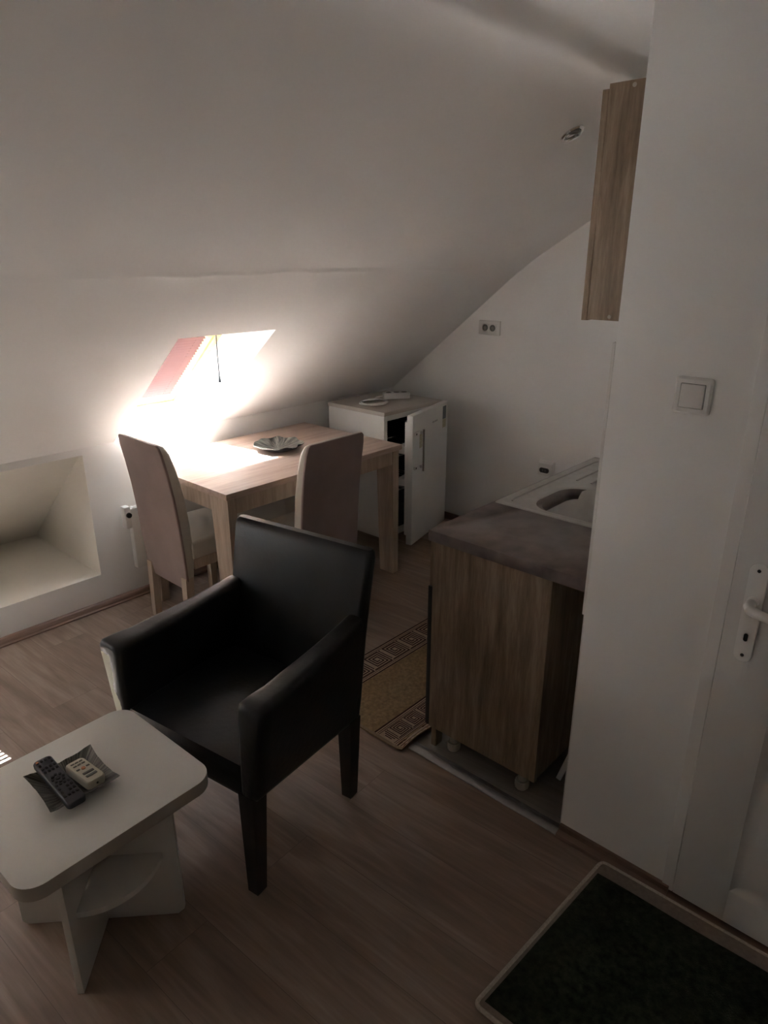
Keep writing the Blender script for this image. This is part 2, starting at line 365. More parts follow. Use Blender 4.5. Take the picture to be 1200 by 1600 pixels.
n.face([(NX1, YK, NZ0), (NX1, yb, NZ0), (NX1, yt, NZ1), (NX1, YK, NZ1)], 0)
n.face([(NX0, YK, NZ0), (NX0, yb, NZ0), (NX0, yt, NZ1), (NX0, YK, NZ1)], 0)
n.build('wall_niche', M['niche'], kind=ST, smooth=False)
MB().box(XG, XG + .1, YB - .1, YK + .15, 0, 2.35).build('wall_far', M['wall'], kind=ST, smooth=False)
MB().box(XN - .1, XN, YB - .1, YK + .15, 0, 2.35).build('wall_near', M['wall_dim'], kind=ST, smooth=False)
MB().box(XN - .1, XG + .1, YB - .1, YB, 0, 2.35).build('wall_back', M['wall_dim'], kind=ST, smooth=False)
# partition with the door opening (door leaf from y=.385 down to y=-.42)
DY1, DY0, DZ = .412, -.47, 2.06
w = MB(); w.box(XP, XP + .12, DY1, YP, 0, 2.30, .003)
w.box(XP, XP + .12, YB, DY0, 0, 2.30).box(XP, XP + .12, DY0, DY1, DZ, 2.30)
w.build('wall_right', M['wall'], kind=ST)
MB().box(XP + .12, XG, YKIT - .1, YKIT, 0, 2.30).build('wall_kitchen', M['wall'], kind=ST, smooth=False)
# hall side of the door, closed off
# thin cover strip on the free end of the partition
MB().box(XP + .001, XP + .022, YP, YP + .0085, .765, 1.505, .0015).box(XP + .001, XP + .022, YP, YP + .0035, .02, .765, .001).build('trim_1', M['plastic'], kind=ST)
# skirtings
b = MB(); b.prism([(YK, 0), (YK - .032, 0), (YK - .032, .006), (YK - .022, .010), (YK - .018, .028), (YK - .012, .034), (YK, .036)], 'x', XN, XG)
b.build('baseboard_left', M['skirt'], kind=ST)
b = MB(); b.prism([(XG, 0), (XG - .03, 0), (XG - .02, .012), (XG - .012, .034), (XG, .036)], 'y', YKIT, YK - .033)
b.build('baseboard_far', M['skirt_y'], kind=ST)
b = MB(); b.prism([(XP, 0), (XP - .034, 0), (XP - .030, .008), (XP - .012, .014), (XP - .010, .028), (XP, .030)], 'y', DY1 - .02, YP)
b.prism([(XP + .05, 0), (XP - .034, 0), (XP - .030, .008), (XP + .05, .010)], 'y', DY0, DY1 - .02)
b.build('baseboard_right', M['skirt_y'], kind=ST)
# door
d = bpy.data.objects.new('door_1', None); COL.objects.link(d); d['kind'] = ST; d.location = (XP, (DY0 + DY1) / 2, 0)
MATS['door_1'] = Matrix.Translation(d.location)
fr = MB(); 
fr.box(XP - .004, XP + .10, DY1 - .030, DY1, .016, DZ, .002).box(XP - .004, XP + .10, DY0, DY0 + .03, .016, DZ, .002).box(XP - .004, XP + .10, DY0, DY1, DZ - .03, DZ, .002)
fr.build('door_frame', M['plastic'], d, True)
ly1, ly0 = DY1 - .032, DY0 + .032
lf = MB()
def leaf_panels():
    # stiles and rails with two recessed panels
    x0, x1 = XP - .010, XP + .030
    lf.box(x0, x1, ly1 - .135, ly1, .022, DZ - .033, .002)
    lf.box(x0, x1, ly0, ly0 + .135, .022, DZ - .033, .002)
    for z0, z1 in ((.022, .13), (.86, 1.02), (1.90, DZ - .033)): lf.box(x0, x1, ly0 + .134, ly1 - .134, z0, z1, .002)
    for z0, z1 in ((.13, .86), (1.02, 1.90)):
        ya, yb_ = ly0 + .135, ly1 - .135
        rings = []
        for ins, dx in ((0, 0), (.008, .006), (.020, .013), (.035, .013), (.055, .004), (.075, .004)):
            rings.append([(x0 + dx, ya + ins, z0 + ins), (x0 + dx, yb_ - ins, z0 + ins), (x0 + dx, yb_ - ins, z1 - ins), (x0 + dx, ya + ins, z1 - ins)])
        lf.loft(rings, cap=False); lf.face(rings[-1])
        lf.box(x0 + .02, x1, ya, yb_, z0, z1)
leaf_panels()
leaf = lf.build('door_leaf', M['door'], d, True)
hp = MB(); hy = .327
hp.prism([(hy + a, b) for a, b in [(p[0], p[1]) for p in rrect(.040, .25, .0195, 8, 0, .925)]], 'x', XP - .018, XP - .009, bev=.0025)
plate = hp.build('handle_plate', M['plastic'], leaf, True)
MB().prism([(hy + a, b) for a, b in rrect(.009, .020, .0044, 5, 0, .865)], 'x', XP - .0195, XP - .0175).cyl((XP - .0195, hy, 1.035), (XP - .0175, hy, 1.035), .004).cyl((XP - .0195, hy, .818), (XP - .0175, hy, .818), .004).build('keyhole', M['dark'], leaf, True)
lv = MB(); lv.cyl((XP - .017, hy, .958), (XP - .030, hy, .958), .013, .012)
lv.tube([(XP - .028, hy, .958), (XP - .050, hy, .958), (XP - .064, hy - .006, .957), (XP - .069, hy - .022, .955), (XP - .068, hy - .05, .951), (XP - .066, hy - .09, .949), (XP - .064, hy - .125, .950)], .011, 14, rs=[.011, .0115, .012, .0115, .0105, .0095, .009])
lv.build('door_handle', M['plastic'], leaf, True)
# metal transition strip between the two floors
b = MB(); x0 = XP - .030
b.prism([(x0, 0), (x0, .003), (x0 + .006, .0075), (x0 + .022, .009), (x0 + .023, .007), (x0 + .027, .007), (x0 + .028, .009), (x0 + .036, .0085), (x0 + .048, .003), (x0 + .048, 0)], 'y', YP + .002, 1.337)
b.build('trim_2', M['alu'], kind=ST)
# ------------------------------------------------------------------ roof windows
def wp(x, y, off=0):       # point on the roof window plane, pushed outwards by off
    nx = Vector((0, .86, 1)).normalized(); return Vector((x, y, wplane(y))) + nx * off
def slab(mb, x0, x1, y0, y1, o0, o1, mi=0):
    rings = [[wp(x0, y0, o), wp(x1, y0, o), wp(x1, y1, o), wp(x0, y1, o)] for o in (o0, o1)]; mb.loft(rings, mi)
def make_window(idx, a, b_):
    e = bpy.data.objects.new('window_%d' % idx, None); COL.objects.link(e); e['kind'] = ST; e.location = ((a + b_) / 2, 3.2, wplane(3.2))
    MATS[e.name] = Matrix.Translation(e.location)
    X0, X1, Y0, Y1 = a - .045, b_ + .045, 2.84, 3.515; f = .042; s = .045
    fr = MB()
    for q in ((X0, X0 + f, Y0, Y1), (X1 - f, X1, Y0, Y1), (X0 + f, X1 - f, Y0, Y0 + .035), (X0 + f, X1 - f, Y1 - .028, Y1)): slab(fr, *q, -.02, .06)
    fr.build('frame', M['pine'], e, True, smooth=False)
    sa = MB(); g = .004
    x0, x1, y0, y1 = X0 + f + g, X1 - f - g, Y0 + .038, Y1 - .032
    for q in ((x0, x0 + s, y0, y1), (x1 - s, x1, y0, y1), (x0 + s, x1 - s, y0, y0 + .032), (x0 + s, x1 - s, y1 - .040, y1)): slab(sa, *q, -.012, .05)
    sash = sa.build('sash', M['pine'], e, True, smooth=False)
    gl = MB(); slab(gl, x0 + s - .005, x1 - s + .005, y0 + .03, y1 - .036, .025, .031); gl.build('pane', M['glass'], sash, True, smooth=False)
    return x0 + s, x1 - s, y0 + .032, y1 - .040
def make_blind(x0, x1, y0, y1, label, ybot, tilt):
    t = thing('venetian_blind', label, 'blind', ((x0 + x1) / 2, y0, wplane(y0)), group='slatted blinds in the roof windows')
    nx = Vector((0, .86, 1)).normalized(); dn = Vector((0, 1, -.86)).normalized()
    sl = MB(); top = wp(0, y0, -.004); Ltot = (ybot - y0) / dn.y
    k = 0; s_ = .012; pitch = .0225
    sun = Vector((0, -.404, -1)).normalized()
    # slat direction: a little off the sun's direction so that thin shadows fall
    ang = math.radians(tilt)
    dv = Vector((0, sun.y * math.cos(ang) - sun.z * math.sin(ang), sun.y * math.sin(ang) + sun.z * math.cos(ang)))
    while s_ < Ltot - .01:
        c = top + dn * s_ - nx * .012
        p = [c - dv * .0105, c + Vector((0, .0030, 0)), c + dv * .0105]
        u = dv.cross(Vector((1, 0, 0))).normalized() * .0004
        for xa, xb in ((x0 + .004, x1 - .004),):
            sl.loft([[Vector((x, 0, 0)) + q + sgn * u for q, sgn in ((p[0], 1), (p[1], 1), (p[2], 1), (p[2], -1), (p[1], -1), (p[0], -1))] for x in (xa, xb)])
        s_ += pitch
    sl.build('slats', M['blind'], t, True)
    hr = MB()
    for q0, q1, nm in ((y0, y0 + .018, 'head_rail'),):
        r = MB(); slab(r, x0 + .002, x1 - .002, q0, q1, -.03, -.004); r.build('head_rail', M['blind'], t, True)
    r = MB(); slab(r, x0 + .004, x1 - .004, ybot - .004, ybot + .008, -.022, -.010); r.build('bottom_rail', M['blind'], t, True)
    for x in (x0 + .05, x1 - .05): MB().tube([wp(x, y0 + .01, -.016), wp(x, ybot, -.016)], .0008, 6).build('ladder_cord', M['blind'], t, True)
    c = MB()
    c.tube([wp(x0 + .012, y0 + .02, -.03), wp(x0 + .014, (y0 + ybot) / 2, -.033), wp(x0 + .012, ybot - .02, -.035)], .0015, 6)
    c.build('pull_string', M['blind'], t, True)
ext = [make_window(i + 1, a, b_) for i, (a, b_) in enumerate(WIN)]  # last window is out of view, added only to brighten the room
x0, x1, y0, y1 = ext[0]
make_blind(x0, x1, y0, y1, 'pink slatted blind in the roof window above the dining table', y1 - .012, 28)
x0, x1, y0, y1 = ext[1]
make_blind(x0, x1, y0, y1, 'pink slatted blind in the roof window beyond the left edge of the photo', y1 - .012, 35)
# black pull cord hanging in the first window
cx, cy = 1.980, 2.90
t = thing('pull_cord', 'thin dark pull cord with small tassel hanging in the roof window opening', 'cord', (cx, cy, 1.115))
MB().tube([(cx, cy + .004, 1.475), (cx + .001, cy + .001, 1.35), (cx - .001, cy, 1.25), (cx, cy, 1.14)], .0030, 8).build('cord', M['cord'], t, True)
MB().cyl((cx, cy, 1.150), (cx, cy, 1.132), .003, .006, 12).cyl((cx, cy, 1.132), (cx, cy, 1.116), .0065, .0078, 12).build('tassel', M['cord'], t, True)
# ------------------------------------------------------------------ radiator under the window
t = thing('radiator', 'flat white panel radiator with dark knob under the roof window', 'radiator', (2.05, YK - .03, .15))
MB().box(1.560, 2.56, YK - .052, YK - .014, .17, .50, .006).build('panel', M['enamel'], t, True)
g = MB()
for i in range(46): g.box(1.575 + i * .0212, 1.587 + i * .0212, YK - .048, YK - .018, .4995, .503)
g.build('top_grille', M['plastic'], t, True, smooth=False)
MB().box(1.528, 1.560, YK - .056, YK - .012, .40, .515, .006).build('control_housing', M['plastic'], t, True)
MB().cyl((1.546, YK - .056, .472), (1.546, YK - .066, .472), .014, .013, 24).build('knob', M['black'], t, True)
for x in (1.72, 2.40): MB().box(x, x + .03, YK - .016, YK + .001, .20, .47).build('wall_bracket', M['enamel'], t, True)
# ------------------------------------------------------------------ dining table
TX0, TX1, TY0, TY1, TZ = 1.597, 2.735, 2.362, 3.148, .75
t = thing('dining_table', 'light oak rectangular dining table with broad board legs under the roof window', 'table', ((TX0 + TX1) / 2, (TY0 + TY1) / 2, 0))
MB().box(TX0, TX1, TY0, TY1, TZ - .028, TZ, .0015).build('tabletop', M['table_x'], t, True)
for xx in (TX0 + .012, TX1 - .012 - .045):
    for yy in (0, 1):
        pts = []
        y_out = TY0 + .012 if yy == 0 else TY1 - .012; sg = 1 if yy == 0 else -1
        pts = [(y_out, TZ - .029), (y_out + sg * .135, TZ - .029), (y_out + sg * .122, .60), (y_out + sg * .100, 0), (y_out + sg * .0, 0)]
        MB().prism(pts, 'x', xx, xx + .045, bev=.001).build('leg', M['table_v'], t, True)
MB().box(TX0 + .058, TX1 - .058, TY0 + .018, TY0 + .036, TZ - .105, TZ - .0285).build('apron', M['table_v'], t, True)
MB().box(TX0 + .058, TX1 - .058, TY1 - .036, TY1 - .018, TZ - .105, TZ - .0285).build('apron', M['table_v'], t, True)
for xx in (TX0 + .016, TX1 - .034): MB().box(xx, xx + .018, TY0 + .147, TY1 - .147, TZ - .105, TZ - .0285).build('apron', M['table_v'], t, True)
# bowl
bx, by, bz = 2.215, 2.765, TZ
bw = MB(); rings = []; n = 72
def bowl_r(a, s): return 1 + .035 * math.sin(7 * a + .5) * s + .02 * math.sin(16 * a) * s
prof = [(.0, .009), (.03, .009), (.06, .014), (.095, .024), (.125, .036), (.128, .038), (.127, .034), (.095, .018), (.055, .003), (.045, 0)]
for i, (r, z) in enumerate(prof):
    if r == 0: r = .002
    rings.append([(r * math.cos(2 * PI * k / n) * bowl_r(2 * PI * k / n, r / .128), r * math.sin(2 * PI * k / n) * bowl_r(2 * PI * k / n, r / .128), z + (.004 * math.sin(9 * 2 * PI * k / n) * (r / .128) ** 2)) for k in range(n)])
bw.loft(rings)
for f in bw.bm.faces:
    f.material_index = 1 if f.calc_center_median().z < .033 and f.normal.z < 0 else 0
o = bw.build('bowl', [M['bowl'], M['dish_under']]); o.location = (bx, by, bz)
tag(o, 'dark wavy-rimmed leaf-patterned round bowl on the dining table', 'bowl')
# ------------------------------------------------------------------ dining chairs (local: faces +x, back at -x)
def make_chair(label):
    t = thing('dining_chair', label, 'chair', group='high-back chairs at the dining table')
    W = .178
    # centre line of the back: (x, z, thickness)
    pr = [(-.188, .235, .030), (-.197, .30, .044), (-.205, .42, .058), (-.213, .56, .062), (-.226, .70, .060), (-.243, .82, .054), (-.258, .90, .046), (-.2645, .935, .032), (-.267, .947, .014)]
    rings = []
    for (x, z, th), wd in zip(pr, (W - .012, W - .006, W, W, W, W - .001, W - .003, W - .010, W - .022)):
        rings.append(quadring([(x + .0, -wd, z), (x + th, -wd, z), (x + th, wd, z), (x + .0, wd, z)], .018))
    back = MB().loft(rings).build('backrest', M['beige'], t)
    # the suede rear cover wraps the back and the top
    rr = []
    for (x, z, th), wd in zip(pr, (W - .010, W - .004, W + .002, W + .002, W + .002, W + .001, W - .001, W - .008, W - .020)):
        rr.append(quadring([(x - .0035, -wd, z - .002), (x + .010, -wd, z - .002), (x + .010, wd, z - .002), (x - .0035, wd, z - .002)], .006))
    MB().loft(rr).build('rear_cover', M['suede'], back)
    s = MB(); rings = []
    for x, zt in ((-.165, .462), (-.155, .472), (.0, .482), (.14, .478), (.168, .468), (.178, .45)):
        wd = W + .005 - (.012 if x in (-.165, .178) else 0)
        rings.append(quadring([(x, -wd, .385), (x, -wd, zt), (x, wd, zt), (x, wd, .385)], .02))
    s.loft(rings); s.build('seat', M['beige'], t)
    MB().box(-.15, .16, -W + .005, W - .005, .335, .386, .003).build('seat_frame', M['table_v'], t)
    for x, zz in ((-.183, .30), (.145, .37)):
        for sy in (-1, 1):
            y = sy * (W - .026); tt = .021; bb = .0165; xo = -.012 if x < 0 else 0
            MB().loft([[(x + xo - bb, y - bb, 0), (x + xo + bb, y - bb, 0), (x + xo + bb, y + bb, 0), (x + xo - bb, y + bb, 0)],
                       [(x - tt, y - tt, zz), (x + tt, y - tt, zz), (x + tt, y + tt, zz), (x - tt, y + tt, zz)]]).build('leg', M['table_v'], t)
    return t
ch = make_chair('high-back brown suede chair at the window-side end of the dining table')
c2 = copy_tree(ch); c2['label'] = 'high-back brown suede chair on the long side of the table, behind the armchair'
def place(o, x, y, rz): o.location = (x, y, 0); o.rotation_euler = (0, 0, rz)
place(ch, 1.715, 2.785, math.radians(0)); place(c2, 2.055, 2.42, math.radians(90))
# ------------------------------------------------------------------ armchair (local: faces -x)
t = thing('armchair', 'black leather armchair with dark wooden legs beside the white coffee table', 'armchair', (1.043, 1.546, 0), math.radians(9))
def lerp(a, b, s): return a + (b - a) * s
rings = []
sx = [(-.243, -.012), (-.238, 0), (-.15, .006), (0, .010), (.12, .006), (.19, 0), (.235, -.01)]
for x, dz in sx:
    s = (x + .243) / .49; zb = lerp(.325, .285, s); e = .012 if x < -.24 else 0
    rings.append(quadring([(x, -.238 + e, zb + e), (x, -.238 + e, .428 + dz - e), (x, .238 - e, .428 + dz - e), (x, .238 - e, zb + e)], .022))
MB().loft(rings).build('seat', M['leather'], t)
def arm(sg):
    rings = []
    for x in (-.250, -.246, -.236, -.20, -.14, -.08, 0, .08, .15, .20, .235, .25):
        s = max(0, (x + .25) / .50)
        zt = .640 - .004 * math.sin(PI * min(1, s * 1.1)) + .024 * s ** 2 + (0 if x < -.2 or x > .2 else .0022 * math.sin(x * 150))
        zb = lerp(.328, .28, s); yob = lerp(.283, .262, s); yot = lerp(.330, .288, s); yit = lerp(.236, .222, s); yib = .226
        e = .014 if x < -.249 else (.006 if x < -.245 else 0)
        rings.append(quadring([(x, sg * (yob - e), zb + e), (x, sg * (yot - e), zt - e), (x, sg * (yit + e), zt - e), (x, sg * (yib + e), zb + e)], .026, 5))
    return MB().loft(rings)
arm(-1).build('armrest', M['leather'], t)
o = arm(1).build('armrest', M['leather_pale_scuffed'], t); o['label'] = 'armrest with pale leather on its front'
rings = []
for z, xf, xr, hw in ((.272, .205, .255, .250), (.278, .20, .262, .262), (.36, .198, .270, .268), (.45, .205, .279, .270), (.56, .228, .292, .272), (.68, .256, .308, .277), (.78, .278, .324, .281), (.835, .290, .333, .283), (.855, .297, .334, .281), (.864, .306, .330, .274)):
    rings.append(quadring([(xf, -hw, z), (xf, hw, z), (xr, hw, z), (xr, -hw, z)], .018, 5))
MB().loft(rings).build('backrest', M['leather'], t)
for x, zt, top in ((-.232, .345, -.224), (.215, .30, .228)):
    for sg in (-1, 1):
        a, b_ = .027, .0185; yb_, yt_ = sg * .246, sg * (.240 if x > 0 else .248)
        MB().loft([[(x - b_, yb_ - b_, 0), (x + b_, yb_ - b_, 0), (x + b_, yb_ + b_, 0), (x - b_, yb_ + b_, 0)],
                   [(top - a, yt_ - a, zt), (top + a, yt_ - a, zt), (top + a, yt_ + a, zt), (top - a, yt_ + a, zt)]]).build('leg', M['dark_leg'], t)
# ------------------------------------------------------------------ coffee table
CR = math.radians(1.8)
t = thing('coffee_table', 'low white coffee table with rounded corners and crossed panel base', 'coffee table', (.518, 1.503, 0), CR)
tp = MB(); tp.prism(rrect(.490, .442, .055, 10), 'z', .412, .45, mi=0, bev=.0015)
for f in tp.bm.faces: f.material_index = 0 if abs(f.normal.z) > .9 else 1
tp.build('tabletop', [M['white_top'], M['white_edge']], t)
for i, ang in enumerate((-43 - 1.8, 47 - 1.8)):
    m = Matrix.Rotation(math.radians(ang), 4, 'Z'); th = .008
    if i == 0:
        MB().prism([(-.218, .012), (-.205, 0), (.195, 0), (.213, .016), (.213, .4115), (-.218, .4115)], 'y', -th, th, mat=m, bev=.001).build('base_panel', M['white_board'], t)
    else:
        for s0, s1 in ((-.215, -th), (th, .215)):
            MB().box(s0, s1, -th, th, 0, .4115, .001, mat=m).build('base_panel', M['white_board'], t)
def qshelf(a0):
    pts = [(.008, .008)] + [(.008 + .168 * math.cos(PI / 2 * k / 14), .008 + .168 * math.sin(PI / 2 * k / 14)) for k in range(15)]
    MB().prism(pts, 'z', .205, .222, mat=Matrix.Rotation(math.radians(a0), 4, 'Z'), bev=.001).build('shelf', M['white_board'], t)
qshelf(-133 - 1.8); qshelf(47 - 1.8)
# square dish
t = thing('square_dish', 'square dark dish with fanned ridges on the white coffee table', 'dish', (.501, 1.512, .450), math.radians(-2))
def dish(top=True):
    rings = []
    for s, z, mi in ((.002, .006, 0), (.045, .006, 0), (.055, .010, 0), (.082, .026, 0), (.0855, .0275, 0)):
        ring = []
        for k in range(40):
            sd = k // 10; u = (k % 10) / 10 * 2 - 1
            p = {0: (1, u), 1: (-u, 1), 2: (-1, -u), 3: (u, -1)}[sd]
            bow = 1 - .07 * (1 - u * u); q = (p[0] * s * (bow if sd in (0, 2) else 1), p[1] * s * (bow if sd in (1, 3) else 1))
            lift = .006 * (abs(u) ** 3) * (s / .0855) ** 2
            ring.append((q[0], q[1], z + lift + .0012 * math.sin(k * 2.4) * (s / .0855)))
        rings.append(ring)
    return rings
r = dish(); under = [[(x * .97, y * .97, max(0, z - .004)) for x, y, z in ring] for ring in r]
mb = MB(); mb.loft(r[:1] + r[1:] + under[::-1][:]); 
mb.build('plate', M['dish'], t)
# remotes in the dish
def remote(name, label, cat, loc, rz, tilt, L_, W_, T_, body, rows, cols, accent):
    t = thing(name, label, cat, loc, rz); t.rotation_euler = (tilt[0], tilt[1], rz)
    rings = []
    for z, ins in ((0, .004), (.003, .0005), (T_ * .7, 0), (T_ - .002, .001), (T_, .003)):
        rings.append([(x, y, z - (.10 * T_) * (abs(y) / (L_ / 2)) ** 2) for x, y in rrect(W_ - 2 * ins, L_ - 2 * ins, .010, 5)])
    MB().loft(rings).build('body', body, t)
    return t, T_
t, T_ = remote('remote_control', 'charcoal remote control with many small buttons lying across the square dish', 'remote control', (.470, 1.512, .4790), math.radians(0), (math.radians(3), 0), .200, .046, .018, M['remote'], 0, 0, 0)
k = MB(); random.seed(3)
for r_ in range(11):
    for c in range(4):
        if r_ in (4, 5, 6) : continue
        if random.random() < .08: continue
        k.box(-.0175 + c * .0098, -.0115 + c * .0098, .083 - r_ * .0155, .0905 - r_ * .0155, T_ - .0022 * (abs(.087 - r_ * .0155) / .1) ** 2 - .001, T_ + .0012, .0008, seg=1)
for a in range(8): k.cyl((.013 * math.cos(a * PI / 4), .0145 * math.sin(a * PI / 4) + .002, T_ - .001), (.013 * math.cos(a * PI / 4), .0145 * math.sin(a * PI / 4) + .002, T_ + .0014), .0036, n=10)
k.cyl((0, .002, T_ - .001), (0, .002, T_ + .0018), .0055, n=14)
k.build('keypad', M['button'], t)
MB().cyl((-.0145, .087, T_ - .002), (-.0145, .087, T_ + .0016), .0033, n=12).build('power_button', M['orange'], t)
t, T_ = remote('remote_control', 'small cream remote control lying in the square dish beside the charcoal one', 'remote control', (.529, 1.500, .4690), math.radians(6), (0, math.radians(4)), .108, .050, .024, M['cream'], 0, 0, 0)
k = MB()
for y in (.036, .024): 
    for c in range(3): k.box(-.015 + c * .011, -.0065 + c * .011, y, y + .003, T_ - .001, T_ + .0012)
for y in (-.016, -.030): k.box(-.014, .014, y - .004, y + .004, T_ - .0012, T_ + .0012, .0006, seg=1)
for c in (-.013, .013): k.box(c - .004, c + .004, .006, .010, T_ - .001, T_ + .0012)
k.build('keypad', M['greyb'], t)
MB().cyl((0, .006, T_ - .001), (0, .006, T_ + .0014), .0052, n=16).build('power_button', M['orange'], t)
MB().cyl((0, -.0545, T_ * .45), (0, -.0520, T_ * .45), .003, n=10).build('lens', M['black'], t)
# ------------------------------------------------------------------ refrigerator
FX0, FX1, FY0, FY1 = 2.920, 3.452, 2.662, 3.13
t = thing('refrigerator', 'small white under-counter fridge with its door ajar in the far corner', 'fridge', ((FX0 + FX1) / 2, (FY0 + FY1) / 2, 0))
b = MB(); w_ = .03
b.box(FX0, FX0 + w_, FY0, FY1, .055, .825, .004).box(FX1 - w_, FX1, FY0, FY1, .055, .825, .004).box(FX0 + w_, FX1 - w_, FY1 - .04, FY1, .055, .825)
b.box(FX0 + w_, FX1 - w_, FY0, FY1 - .04, .055, .10).box(FX0 + w_, FX1 - w_, FY0, FY1 - .04, .795, .825)
body = b.build('body', M['enamel'], t, True)
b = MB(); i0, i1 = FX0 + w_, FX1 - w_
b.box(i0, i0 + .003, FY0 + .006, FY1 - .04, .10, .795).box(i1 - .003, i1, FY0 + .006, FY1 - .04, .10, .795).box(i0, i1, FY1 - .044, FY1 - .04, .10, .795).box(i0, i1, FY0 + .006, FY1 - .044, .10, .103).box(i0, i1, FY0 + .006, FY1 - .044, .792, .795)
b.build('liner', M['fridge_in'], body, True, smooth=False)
b = MB()
for z in (.33, .55, .68):
    b.tube([(i0 + .006, FY0 + .03, z), (i1 - .006, FY0 + .03, z), (i1 - .006, FY1 - .06, z), (i0 + .006, FY1 - .06, z)], .003, 8, closed=True)
    for q in range(1, 12): b.tube([(i0 + q * (i1 - i0) / 12, FY0 + .03, z), (i0 + q * (i1 - i0) / 12, FY1 - .06, z)], .0018, 6)
b.build('wire_shelf', M['steel'], t, True)
MB().box(FX0 - .004, FX1 + .002, FY0 - .006, FY1 + .004, .825, .850, .006).build('top_board', M['fridge_top'], t, True)
for x in (FX0 + .04, FX1 - .04):
    for y in (FY0 + .04, FY1 - .04): MB().cyl((x, y, 0), (x, y, .056), .016, n=14).build('foot', M['black'], t, True)
ang = math.radians(14.0); dm = Matrix.Translation((3.455, FY0 - .004, 0)) @ Matrix.Rotation(ang, 4, 'Z')
b = MB(); DW = .505
b.box(-DW, 0, -.048, -.008, .045, .846, .008, mat=dm)
door = b.build('door', M['enamel'], t, True)
b = MB(); b.box(-DW + .03, -.03, -.010, .022, .09, .80, .012, mat=dm); b.build('inner_panel', M['plastic'], door, True)
b = MB(); 
for z in (.60, .40): b.box(-DW + .045, -.05, .02, .075, z, z + .045, .004, mat=dm)
b.build('door_rack', M['plastic'], door, True)
b = MB(); b.tube([dm @ Vector((-DW + .075, -.082, z)) for z in (.505, .56, .64, .70, .758)], .0075, 12)
hd = b.build('handle', M['chrome'], door, True)
for z in (.522, .726): MB().box(-DW + .012, -DW + .085, -.062, -.047, z, z + .020, .003, mat=dm).box(-DW + .068, -DW + .083, -.082, -.058, z + .002, z + .018, .002, mat=dm).build('handle_mount', M['plastic'], door, True)
for z in (.532, .736): MB().box(-DW + .016, -DW + .026, -.0635, -.0615, z - .005, z + .005, mat=dm).build('screw', M['dark'], door, True)
MB().box(-.085, -.035, -.0487, -.0478, .745, .825, mat=dm).build('energy_sticker', M['sticker'], door, True)
MB().box(-.085, -.035, -.0487, -.0478, .690, .743, mat=dm).build('info_sticker', M['sticker2'], door, True)
MB().box(-DW + .090, -DW + .145, -.0487, -.0478, .635, .725, mat=dm).build('info_sticker', M['sticker2'], door, True)
b = MB()
for i in range(6): b.box(-.235 + i * .013, -.227 + i * .013, -.0489, -.0478, .752, .7535, mat=dm).box(-.235 + i * .013, -.233 + i * .013, -.0489, -.0478, .752, .760, mat=dm).box(-.235 + i * .013, -.228 + i * .013, -.0489, -.0478, .7585, .760, mat=dm)
b.build('logo', M['ink'], door, True)
# power strip with its cable on the fridge
a0 = Vector((3.225, 2.93, .850)); a1 = Vector((3.345, 2.848, .850))
t = thing('power_strip', 'white power strip with coiled white cable on top of the fridge', 'power strip', tuple((a0 + a1) / 2))
dd = (a1 - a0); angp = math.atan2(dd.y, dd.x); pm = Matrix.Translation((a0 + a1) / 2) @ Matrix.Rotation(angp, 4, 'Z')
MB().box(-.085, .085, -.026, .026, .001, .040, .006, mat=pm).build('body', M['plastic'], t, True)
b = MB()
for q in range(3): b.cyl(pm @ Vector((-.05 + q * .05, 0, .0395)), pm @ Vector((-.05 + q * .05, 0, .0405)), .018, n=20)
b.build('outlet', M['greyb'], t, True)
pts = []
for i in range(70):
    a = i / 70 * 2 * PI * 2.2 + .4; g_ = 1 - i / 70 * .25
    pts.append((3.075 + .10 * g_ * math.cos(a), 2.885 + .085 * g_ * math.sin(a), .8535 + .00012 * i + .003 * abs(math.sin(a * 1.3))))
pts += [(3.12, 2.93, .862), (3.17, 2.955, .866), tuple(pm @ Vector((-.088, 0, .018)))]
MB().tube(pts, .0045, 8).build('cable', M['plastic'], t, True)
# ------------------------------------------------------------------ kitchen: base cabinet, worktop, sink
KX0, KX1 = 1.664, 2.825
t = thing('base_cabinet', 'oak-look kitchen base cabinet on grey plastic feet under the worktop', 'cabinet', ((KX0 + KX1) / 2, 1.08, 0))
MB().box(KX0, KX0 + .018, .856, 1.296, .088, .820, .001).build('side_panel', M['oak_v'], t, True)
MB().box(KX1 - .018, KX1, .856, 1.296, .088, .820, .001).build('side_panel', M['oak_v'], t, True)
MB().box(KX0 + .018, KX1 - .018, .860, 1.290, .088, .106).build('bottom_panel', M['oak_v'], t, True)
MB().box(KX0 + .018, KX1 - .018, .857, .861, .096, .820).build('back_panel', M['oak_v'], t, True)
MB().box(2.03, 2.048, .862, 1.29, .096, .820).build('divider', M['oak_v'], t, True)
dr = MB().box(2.033, 2.425, 1.298, 1.316, .085, .815, .001).build('door', M['oak_v'], t, True)
MB().cyl((2.40, 1.316, .70), (2.40, 1.338, .70), .008, n=16).build('knob', M['chrome'], dr, True)
dr = MB().box(2.429, 2.823, 1.298, 1.316, .085, .815, .001).build('door', M['oak_v'], t, True)
MB().cyl((2.45, 1.316, .70), (2.45, 1.338, .70), .008, n=16).build('knob', M['chrome'], dr, True)
MB().box(KX0 + .002, 2.029, 1.2975, 1.309, .655, .818, .001).build('drawer_front', M['oak_v'], t, True)
MB().box(KX0 + .002, 2.029, 1.2975, 1.315, .090, .650, .002).build('black_front', M['black'], t, True)
MB().box(KX0 + .010, KX0 + .05, 1.270, 1.290, .003, .078).build('plinth', M['oak_v'], t, True)
